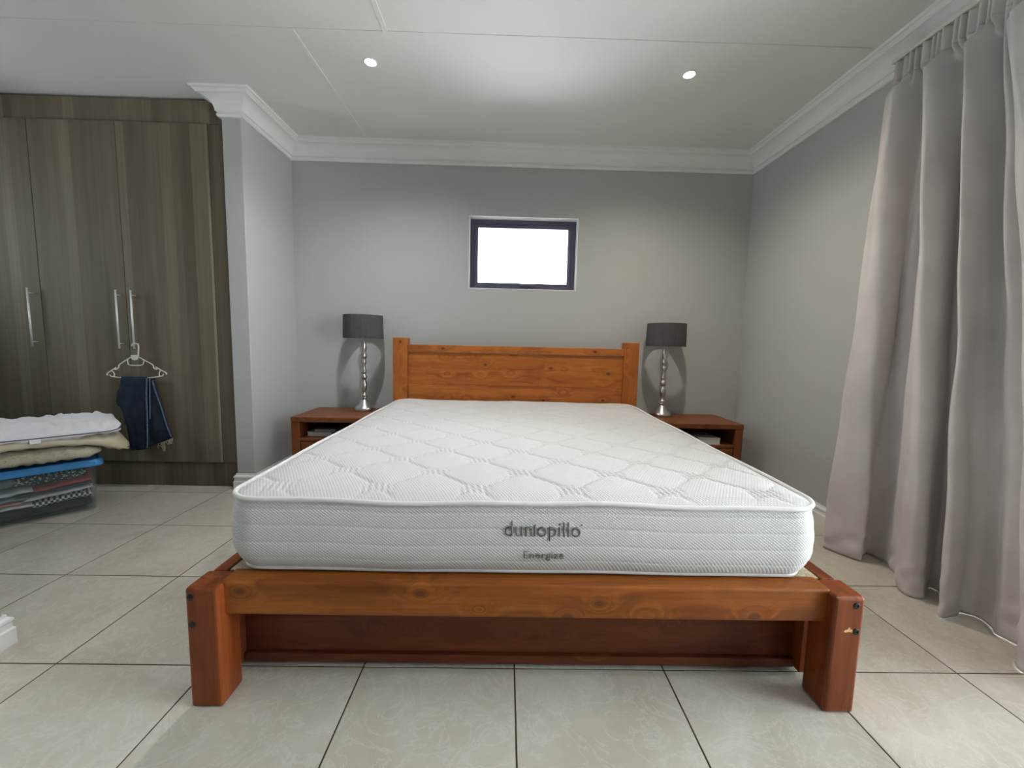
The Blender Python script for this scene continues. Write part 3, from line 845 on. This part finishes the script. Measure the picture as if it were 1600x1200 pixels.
# ------------------------------------------------------------------ hanger and jeans
HYY = 1.404
hg = empty('clothes_hanger', (-2.32, HYY, 0.71)); tag(hg, 'cream plastic clothes hanger hooked on a wardrobe door handle', 'hanger')
def hp(pts, sub=5): return smooth_path([(x + 2.32, 0.0, z - 0.71) for x, z in pts], sub)
bm = bmesh.new()
hook = [(-2.338, 0.898), (-2.3345, 0.909), (-2.326, 0.9155), (-2.3164, 0.9163), (-2.3015, 0.9105), (-2.2975, 0.8952), (-2.300, 0.8676), (-2.3031, 0.8366)]
tube(bm, hp(hook), 0.0036, 8)
mesh_obj('hook', bm, M['white_plastic'], hg, smooth=True)
bm = bmesh.new()
hd_ = [(-2.3451, 0.8443), (-2.3042, 0.8452), (-2.3002, 0.8298), (-2.3096, 0.8158), (-2.3269, 0.8113), (-2.3418, 0.8185), (-2.3459, 0.8322)]
f1 = [bm.verts.new((x + 2.32, -0.004, z - 0.71)) for x, z in hd_]; f2 = [bm.verts.new((x + 2.32, 0.004, z - 0.71)) for x, z in hd_]
bm.faces.new(f1); bm.faces.new(f2[::-1])
for k in range(7): bm.faces.new((f1[k], f2[k], f2[(k + 1) % 7], f1[(k + 1) % 7]))
mesh_obj('hub', bm, M['white_plastic'], hg)
armL = [(-2.3442, 0.8322), (-2.3779, 0.8125), (-2.4209, 0.7822), (-2.4272, 0.7648), (-2.442, 0.7530), (-2.4517, 0.7556), (-2.4420, 0.7645), (-2.4711, 0.7465), (-2.4944, 0.7314), (-2.5001, 0.7233), (-2.4973, 0.7154)]
armR = [(-2.3016, 0.8332), (-2.2721, 0.8166), (-2.2195, 0.7867), (-2.2139, 0.7678), (-2.1990, 0.7590), (-2.1930, 0.7640), (-2.2010, 0.7732), (-2.1703, 0.7549), (-2.1421, 0.7399), (-2.1383, 0.7296)]
for a in (armL, armR): mesh_obj('arm', tube(bmesh.new(), hp(a, 4), 0.0034, 8), M['white_plastic'], hg, smooth=True)
mesh_obj('inner_loop', tube(bmesh.new(), hp([(-2.3693, 0.8145), (-2.3688, 0.7972), (-2.3562, 0.7819), (-2.2879, 0.7835), (-2.2733, 0.7994), (-2.2721, 0.8166)], 5), 0.0030, 8), M['white_plastic'], hg, smooth=True)
for a in ([(-2.4696, 0.7448), (-2.457, 0.7295), (-2.4583, 0.7121), (-2.4772, 0.7099), (-2.484, 0.7202)], [(-2.1738, 0.7531), (-2.1818, 0.7356), (-2.181, 0.7199), (-2.1657, 0.7185), (-2.1564, 0.7309)]):
    mesh_obj('clip', tube(bmesh.new(), hp(a, 5), 0.0029, 8), M['white_plastic'], hg, smooth=True)
mesh_obj('trouser_bar', tube(bmesh.new(), hp([(-2.4739, 0.709), (-2.4231, 0.7035), (-2.33, 0.7015), (-2.228, 0.7078), (-2.1657, 0.7185)], 5), 0.0032, 8), M['white_plastic'], hg, smooth=True)

def denim(name, c):
    t = NT(name); v = t.coord(); f = t.noise(t.coord((300, 300, 1400)), 1.0, 2); g = t.noise(v, 9.0, 5)
    cc = t.ramp(g, [(0.30, tuple(x * 0.65 for x in c)), (0.55, c), (0.78, tuple(x * 1.7 for x in c))])
    cc = t.mix(t.math('MULTIPLY', f, 0.25), cc, tuple(x * 2.0 for x in c))
    t.col(cc).set(0.9, 0, 0.2); t.bump(f, 0.3, 0.001); return t.m
M['denim'] = denim('dark_blue_denim', (0.017, 0.024, 0.040))
M['stitch'] = plain('pale_denim_seam', (0.085, 0.120, 0.185), 0.9, var=0.4, scale=150)
M['fray'] = plain('frayed_cream_thread', (0.50, 0.45, 0.36), 0.9)
def interp(tab, z):
    tab = sorted(tab, key=lambda q: q[1])
    if z <= tab[0][1]: return tab[0][0]
    for (xa, za), (xb, zb) in zip(tab, tab[1:]):
        if z <= zb:
            t = (z - za) / (zb - za); t = t * t * (3 - 2 * t) * 0.5 + t * 0.5
            return xa + (xb - xa) * t
    return tab[-1][0]
def leg_cloth(name, left, right, ztop, zbl, zbr, y0, th, seed, parent):
    """one trouser leg hanging over the bar: a flattened closed sleeve of cloth"""
    n, m = 40, 14; rows = []
    def sp_(t):
        return max(0.0, 1 - (2 * t - 1) ** 6) ** 0.5
    for j in range(n + 1):
        f = j / n; row = []
        for q in range(2 * m):
            t = q / m if q <= m else (2 * m - q) / m
            side = -1 if q <= m else 1
            zb = zbl + (zbr - zbl) * t
            z = ztop - (ztop - zb) * f
            xa, xb = interp(left, z), interp(right, z)
            x = xa + (xb - xa) * t
            fold = 0.011 * noise.noise((x * 30, z * 9, seed)) + 0.007 * noise.noise((x * 14, z * 26, seed + 4)) * f
            cap = math.sqrt(max(0.0, min(1.0, f / 0.03)))
            y = y0 + side * th * (0.35 + 0.65 * sp_(t)) * max(0.25, cap) + (fold if side < 0 else fold * 0.5)
            row.append((x + 2.32, y - HYY, z - 0.71))
        rows.append(row)
    bm, V = grid_mesh(rows, True)
    bm.faces.new(V[0]); bm.faces.new(V[-1][::-1])
    return mesh_obj(name, bm, M['denim'], parent, smooth=True)
jn = empty('jeans', (-2.32, HYY, 0.71)); tag(jn, 'dark blue denim jeans with frayed hem folded over the hanger bar', 'jeans')
LA = [(-2.4126, 0.713), (-2.4211, 0.6506), (-2.4403, 0.6037), (-2.4493, 0.5429), (-2.4250, 0.5155), (-2.4139, 0.464), (-2.390, 0.4079), (-2.3877, 0.3463), (-2.3759, 0.2512)]
RA = [(-2.2503, 0.713), (-2.2593, 0.6074), (-2.262, 0.4668), (-2.272, 0.3246), (-2.282, 0.2625)]
LB = [(-2.290, 0.713), (-2.290, 0.50), (-2.300, 0.27)]
RB = [(-2.2172, 0.713), (-2.2039, 0.6321), (-2.1738, 0.53), (-2.1483, 0.4222), (-2.1212, 0.335)]
leg_cloth('trouser_leg', LA, RA, 0.711, 0.248, 0.258, HYY - 0.004, 0.0165, 2.0, jn)
leg_cloth('trouser_leg', LB, RB, 0.710, 0.262, 0.330, HYY + 0.003, 0.0125, 6.0, jn)
sm = bmesh.new()
for a, b in (([(-2.247, 0.706), (-2.256, 0.60), (-2.260, 0.47), (-2.268, 0.33), (-2.274, 0.268)]), 0), ([(-2.219, 0.69), (-2.206, 0.632), (-2.177, 0.53), (-2.1515, 0.4222), (-2.1255, 0.340)], 1), ([(-2.229, 0.706), (-2.235, 0.60), (-2.243, 0.45)], 2):
    pts = smooth_path([(x + 2.32, -0.0150 if b != 1 else -0.0105, z - 0.71) for x, z in a], 8)
    tube(sm, pts, 0.0034 if b else 0.0045, 6)
mesh_obj('seam', sm, M['stitch'], jn, smooth=True)
R1 = rnd(5)
fr = bmesh.new()
for k in range(26):
    t = R1.random() ** 0.7; x = -2.215 + 0.092 * t; z = 0.288 + 0.042 * t
    L = R1.uniform(0.012, 0.05) * (1.2 if 0.15 < t < 0.5 else 0.7)
    tube(fr, [(x + 2.32, 0.0, z - 0.705), (x + 2.32 + R1.uniform(-.006, .006), -0.004, z - 0.71 - L * 0.5), (x + 2.32 + R1.uniform(-.008, .008), -0.002, z - 0.71 - L)], 0.0011, 4)
o = mesh_obj('frayed_hem', fr, M['fray'], jn); o['kind'] = 'stuff'

# ------------------------------------------------------------------ storage box with clothes and pillows
P0 = Vector((-2.2805, 1.0859)); ang = math.atan2(-0.75588654, -0.65470263)
# local frame: +x runs along the front (to the left in the photo), +y towards the camera side, origin at the near right corner
rz = ang
# local y axis after rotation is (-sin, cos) = (0.756, -0.655): towards the camera
BL, BD, BH = 0.56, 0.37, 0.262
sb = empty('storage_box', (P0.x, P0.y, 0), rz); tag(sb, 'clear plastic storage box with blue lid on the tiles by the wardrobe', 'storage box')
bm = bmesh.new(); w = 0.004; tp = 0.014
def taper_ring(z, inset):
    k = tp * (1 - z / BH) + inset
    r = 0.03; pts = []
    for cx, cy, a0 in ((BL - k - r, -k - r, 0), (k + r, -k - r, 90), (k + r, -BD + k + r, 180), (BL - k - r, -BD + k + r, 270)):
        for q in range(6):
            a = math.radians(a0 + 90 * q / 5); pts.append((cx + r * math.cos(a), cy + r * math.sin(a), z))
    return pts
rows = [taper_ring(0.0, 0.004), taper_ring(0.006, 0), taper_ring(0.13, 0), taper_ring(BH, 0), taper_ring(BH, w), taper_ring(0.13, w), taper_ring(0.010, w)]
bm, V = grid_mesh(rows, True); bm.faces.new(V[0][::-1]); bm.faces.new(V[-1])
mesh_obj('tub', bm, M['clear'], sb, smooth=False)
bm = bmesh.new()
rows = []
def lid_ring(z, o, r=0.035):
    pts = []
    for cx, cy, a0 in ((BL + o - r, o - r, 0), (-o + r, o - r, 90), (-o + r, -BD - o + r, 180), (BL + o - r, -BD - o + r, 270)):
        for q in range(7):
            a = math.radians(a0 + 90 * q / 6); pts.append((cx + r * math.cos(a), cy + r * math.sin(a), z))
    return pts
rows = [lid_ring(0.252, 0.004), lid_ring(0.250, 0.020), lid_ring(0.256, 0.026), lid_ring(0.276, 0.024), lid_ring(0.287, 0.018), lid_ring(0.289, 0.010), lid_ring(0.280, 0.0), lid_ring(0.280, -0.1)]
bm, V = grid_mesh(rows, True); bm.faces.new(V[-1]); bm.faces.new(V[0][::-1])
mesh_obj('lid', bm, M['blue_lid'], sb, smooth=False)

def pat(name, kind, c1, c2, c3=None):
    t = NT(name); v = t.coord()
    if kind == 'check':
        ck = t.n('ShaderNodeTexChecker'); ck.inputs['Scale'].default_value = 90
        vv = t.coord((1.1, 0.02, 1.0)); t.l(vv, ck.inputs['Vector']); ck.inputs[1].default_value = (*c1, 1); ck.inputs[2].default_value = (*c2, 1)
        c = ck.outputs[0]
    elif kind == 'knit':
        w = t.n('ShaderNodeTexVoronoi'); w.inputs['Scale'].default_value = 75
        t.l(t.coord((1.0, 0.3, 1.5)), w.inputs['Vector'])
        c = t.ramp(w.outputs['Distance'], [(0.30, c1), (0.45, c2)])
    elif kind == 'floral':
        w = t.n('ShaderNodeTexVoronoi'); w.inputs['Scale'].default_value = 38; t.l(v, w.inputs['Vector'])
        c = t.ramp(w.outputs['Distance'], [(0.12, c2), (0.2, c1)])
    else:
        c = t.ramp(t.noise(v, 14, 4), [(0.35, c1), (0.65, c2)])
    t.col(c).set(0.9, 0, 0.15); t.bump(t.noise(v, 260, 2), 0.25, 0.002); return t.m

def garment(name, s0, s1, za, zb, th, mat, label, seed, inset=0.0):
    """a folded garment lying in the box: soft slab that slopes from za (right) to zb (left)"""
    n, m = 36, 16
    th *= 0.86; cx = (s0 + s1) / 2; L = s1 - s0; D = BD - 0.052 - inset
    top, bot = [], []
    for j in range(m + 1):
        v = -1 + 2 * j / m; rt, rb = [], []
        for i in range(n + 1):
            u = -1 + 2 * i / n
            e = max(0.0, (1 - abs(u) ** 8) * (1 - abs(v) ** 10)) ** 0.5
            zc = za + (zb - za) * (u + 1) / 2 + 0.006 * noise.noise((u * 2.2 + seed, v * 0.8, seed))
            wv = 0.0025 * noise.noise((u * 5, v * 3, seed + 9))
            x = cx + u * L / 2; y = -0.026 - D / 2 + v * D / 2
            rt.append((x - cx, y, zc + e * th / 2 + wv)); rb.append((x - cx, y, zc - e * th / 2 + wv))
        top.append(rt); bot.append(rb)
    bm = bmesh.new()
    VT = [[bm.verts.new(q) for q in r] for r in top]; VB = [[bm.verts.new(q) for q in r] for r in bot]
    for X, fl_ in ((VT, 1), (VB, -1)):
        for j in range(m):
            for i in range(n):
                f = (X[j][i], X[j][i + 1], X[j + 1][i + 1], X[j + 1][i]); bm.faces.new(f if fl_ > 0 else f[::-1])
    bmesh.ops.remove_doubles(bm, verts=bm.verts[:], dist=0.0002)
    o = mesh_obj(name, bm, mat, smooth=True)
    c, s = math.cos(rz), math.sin(rz)
    o.location = (P0.x + c * cx, P0.y + s * cx, 0); o.rotation_euler = (0, 0, rz)
    tag(o, label, 'garment', 'clothes packed in the storage box')
K_ = (0.010, 0.011, 0.012)
garment('folded_garment', 0.030, 0.530, 0.042, 0.040, 0.054, pat('black_cloth', 'plain', K_, (0.02, 0.022, 0.024)), 'black folded garment lowest in the clear storage box', 1.0)
garment('folded_garment', 0.026, 0.255, 0.090, 0.074, 0.036, pat('black_white_check', 'check', K_, (0.55, 0.56, 0.55)), 'black and white checked cloth in the storage box', 2.0)
garment('folded_garment', 0.235, 0.532, 0.083, 0.078, 0.024, pat('white_cotton', 'plain', (0.55, 0.55, 0.56), (0.66, 0.66, 0.67)), 'white garment low in the storage box', 3.0)
garment('folded_garment', 0.270, 0.534, 0.104, 0.099, 0.020, pat('salmon_cotton', 'plain', (0.50, 0.22, 0.17), (0.60, 0.31, 0.25)), 'salmon pink garment in the storage box', 4.0)
garment('folded_garment', 0.022, 0.275, 0.128, 0.108, 0.026, pat('pale_pink_floral', 'floral', (0.58, 0.53, 0.54), (0.35, 0.12, 0.16)), 'pale pink floral garment in the storage box', 5.0)
garment('folded_garment', 0.250, 0.535, 0.124, 0.120, 0.020, pat('grey_blue_cotton', 'plain', (0.16, 0.20, 0.27), (0.24, 0.29, 0.36)), 'grey-blue garment in the storage box', 6.0)
garment('folded_garment', 0.024, 0.300, 0.150, 0.137, 0.018, pat('charcoal_cotton', 'plain', (0.02, 0.02, 0.024), (0.07, 0.07, 0.08)), 'charcoal garment under the red one in the storage box', 7.0)
garment('folded_garment', 0.018, 0.245, 0.172, 0.150, 0.022, pat('red_cotton', 'plain', (0.42, 0.045, 0.04), (0.50, 0.07, 0.06)), 'red garment in the storage box', 8.0)
garment('folded_garment', 0.235, 0.540, 0.158, 0.142, 0.024, pat('bright_white_cotton', 'plain', (0.60, 0.60, 0.62), (0.70, 0.70, 0.72)), 'bright white garment halfway up the storage box', 9.0)
garment('folded_garment', 0.040, 0.300, 0.212, 0.205, 0.056, pat('black_white_knit', 'knit', (0.50, 0.51, 0.49), (0.03, 0.032, 0.035)), 'black and white patterned knit at the top of the storage box', 10.0)
garment('folded_garment', 0.285, 0.542, 0.212, 0.196, 0.060, pat('grey_green_cloth', 'plain', (0.03, 0.032, 0.036), (0.20, 0.23, 0.21)), 'dark grey-green garment at the top of the storage box', 11.0)

def pillow(name, cx, cy, cz, L, D, H, yaw, mat, seed, wr=0.006, droop=None, p=4.6, ears=0.02, swell=0.0):
    """returns (empty, edge loop) of a soft pillow; local x along its length"""
    c, s = math.cos(rz), math.sin(rz)
    e = empty(name, (P0.x + c * cx - s * cy, P0.y + s * cx + c * cy, cz), rz + yaw)
    n, m = 72, 44
    def pt(u, v, side):
        bow_x = 1 - ears * (1 - v * v); bow_y = 1 - ears * 1.3 * (1 - u * u)
        x = u * L / 2 * bow_x; y = v * D / 2 * bow_y
        rc = 0.085; ex, ey = abs(x) - (L / 2 * bow_x - rc), abs(y) - (D / 2 * bow_y - rc)
        if ex > 0 and ey > 0:
            a_, b_ = min(1, ex / rc), min(1, ey / rc)
            x = math.copysign(L / 2 * bow_x - rc + rc * a_ * math.sqrt(1 - b_ * b_ / 2), x); y = math.copysign(D / 2 * bow_y - rc + rc * b_ * math.sqrt(1 - a_ * a_ / 2), y)
        f = max(0.0, (1 - abs(u) ** p) * (1 - abs(v) ** p)) ** 0.38
        w_ = wr * (noise.noise((u * 4 + seed, v * 5, seed)) + 0.6 * noise.noise((u * 11 + seed, v * 9, seed * 2))) * f ** 0.5
        edge = max(abs(u), abs(v))
        pk = wr * 0.9 * math.sin(u * 34 + 3 * math.sin(seed + u * 5)) * max(0, (abs(v) - 0.55) / 0.45) * (1 - abs(v)) * 6
        z = side * H * (1 + swell * max(0.0, min(1.0, (-x - 0.17) / 0.12))) * (0.62 if side > 0 else 0.38) * f + w_ + pk * side
        if droop: z += droop(x, y)
        return (x, y, z)
    bm = bmesh.new()
    VT = [[bm.verts.new(pt(math.sin(PI / 2 * (-1 + 2 * i / n)), math.sin(PI / 2 * (-1 + 2 * j / m)), 1)) for i in range(n + 1)] for j in range(m + 1)]
    VB = [[bm.verts.new(pt(math.sin(PI / 2 * (-1 + 2 * i / n)), math.sin(PI / 2 * (-1 + 2 * j / m)), -1)) for i in range(n + 1)] for j in range(m + 1)]
    for X in (VT, VB):
        for j in range(m):
            for i in range(n): bm.faces.new((X[j][i], X[j][i + 1], X[j + 1][i + 1], X[j + 1][i]))
    bmesh.ops.remove_doubles(bm, verts=bm.verts[:], dist=0.0004)
    mesh_obj('pillow_body', bm, mat, e, smooth=True)
    loop = [pt(-1 + 2 * i / 60, -1, 1) for i in range(60)] + [pt(1, -1 + 2 * i / 40, 1) for i in range(40)] + [pt(1 - 2 * i / 60, 1, 1) for i in range(60)] + [pt(-1, 1 - 2 * i / 40, 1) for i in range(40)]
    return e, loop
def branch_mat():
    t = NT('beige_branch_print_cotton'); v = t.coord()
    a = t.noise(v, 16, 2, 0.5, 2.5)
    ln = t.ramp(t.math('ABSOLUTE', t.math('SUBTRACT', a, 0.5)), [(0.0, (1, 1, 1)), (0.020, (0, 0, 0))])
    b = t.noise(v, 9, 3)
    c = t.ramp(b, [(0.35, (0.34, 0.31, 0.22)), (0.65, (0.47, 0.43, 0.33))])
    c = t.mix(t.math('MULTIPLY', ln, 0.7), c, (0.17, 0.15, 0.10))
    t.col(c).set(0.9, 0, 0.15); t.bump(t.noise(v, 20, 3), 0.25, 0.01); return t.m
cxm = 0.30
e1, lp = pillow('pillow', 0.305, -0.135, 0.332, 0.66, 0.40, 0.080, 0.0, branch_mat(), 1.7, 0.007)
tag(e1, 'beige pillow with fine branch print lying on the blue lid', 'pillow', 'pillows stacked on the storage box')
e2, lp = pillow('pillow', 0.225, -0.150, 0.408, 0.72, 0.44, 0.066, 0.03, plain('beige_satin', (0.47, 0.41, 0.29), 0.45, var=0.06, bump=0.15, bscale=30), 4.2, 0.006,
                swell=0.75, droop=lambda x, y: -0.75 * max(0.0, -x - 0.20) ** 1.30 - 0.3 * max(0.0, y - 0.05) ** 1.5 * (1 if x < -0.2 else max(0.0, 1 - (x + 0.2) / 0.15)))
tag(e2, 'plain beige satin pillow squeezed between the white and printed pillows', 'pillow', 'pillows stacked on the storage box')
e3, lp = pillow('pillow', 0.240, -0.135, 0.459, 0.70, 0.42, 0.080, 0.0, fabric('white_cotton_sateen', (0.72, 0.70, 0.73), 0.6, 500, 0.1, 0.03), 8.8, 0.013, droop=lambda x, y: 0.020 * max(0, x) - 0.35 * max(0.0, y - 0.10) ** 1.4)
tag(e3, 'white pillow with dark piping on top of the stack', 'pillow', 'pillows stacked on the storage box')
mesh_obj('piping', tube(bmesh.new(), lp, 0.0026, 6, closed=True), plain('navy_piping_cord', (0.055, 0.06, 0.11), 0.7), e3, smooth=True)
mesh_obj('care_label', box_bm(-0.045, -0.008, 0.203, 0.208, -0.040, -0.018, 0.001, 1), plain('white_satin_label', (0.75, 0.75, 0.76), 0.5), e3)

# ------------------------------------------------------------------ ceiling downlights
def downlight(x, y, colr, power, label, tilt):
    e = empty('ceiling_downlight', (x, y, ZC)); tag(e, label, 'downlight', 'recessed ceiling downlights')
    bm = lathe(bmesh.new(), [(0.024, -0.0005), (0.025, -0.004), (0.032, -0.005), (0.035, -0.003), (0.035, -0.0002)], 32, cap=False)
    mesh_obj('trim_ring', bm, M['trim'], e, smooth=True)
    t = NT('lit_lamp_lens'); t.col((0.9, 0.9, 0.9)); t.b.inputs['Emission Color'].default_value = (*colr, 1); t.b.inputs['Emission Strength'].default_value = 9.0
    bm = lathe(bmesh.new(), [(0.0235, -0.0005), (0.0235, -0.006), (0.019, -0.009), (0.001, -0.0105)], 24)
    mesh_obj('lens', bm, t.m, e, smooth=True)
    l = bpy.data.lights.new('downlight_beam', 'SPOT'); l.energy = power; l.color = colr; l.spot_size = math.radians(150); l.spot_blend = 1.0; l.shadow_soft_size = 0.03
    o = bpy.data.objects.new('downlight_beam', l); COL.objects.link(o); o.parent = e; o.location = (0, 0, -0.02); o.rotation_euler = (0, 0, 0)
downlight(-0.766, 1.100, (0.96, 0.98, 1.0), 22.0, 'lit recessed downlight with cool white lamp nearer the wardrobe', 0)
downlight(0.871, 1.112, (1.0, 0.88, 0.70), 20.0, 'lit recessed downlight with warm lamp nearer the curtain', 0)
downlight(-0.766, -0.90, (1.0, 0.97, 0.92), 2.0, 'unseen downlight added for fill above the floor before the bed, wardrobe side', 0)  # out of view, added as weak fill before the bed
downlight(0.871, -0.90, (1.0, 0.97, 0.92), 7.0, 'unseen downlight added for fill above the floor before the bed, curtain side', 0)  # added out of view to brighten the curtain and the floor near it
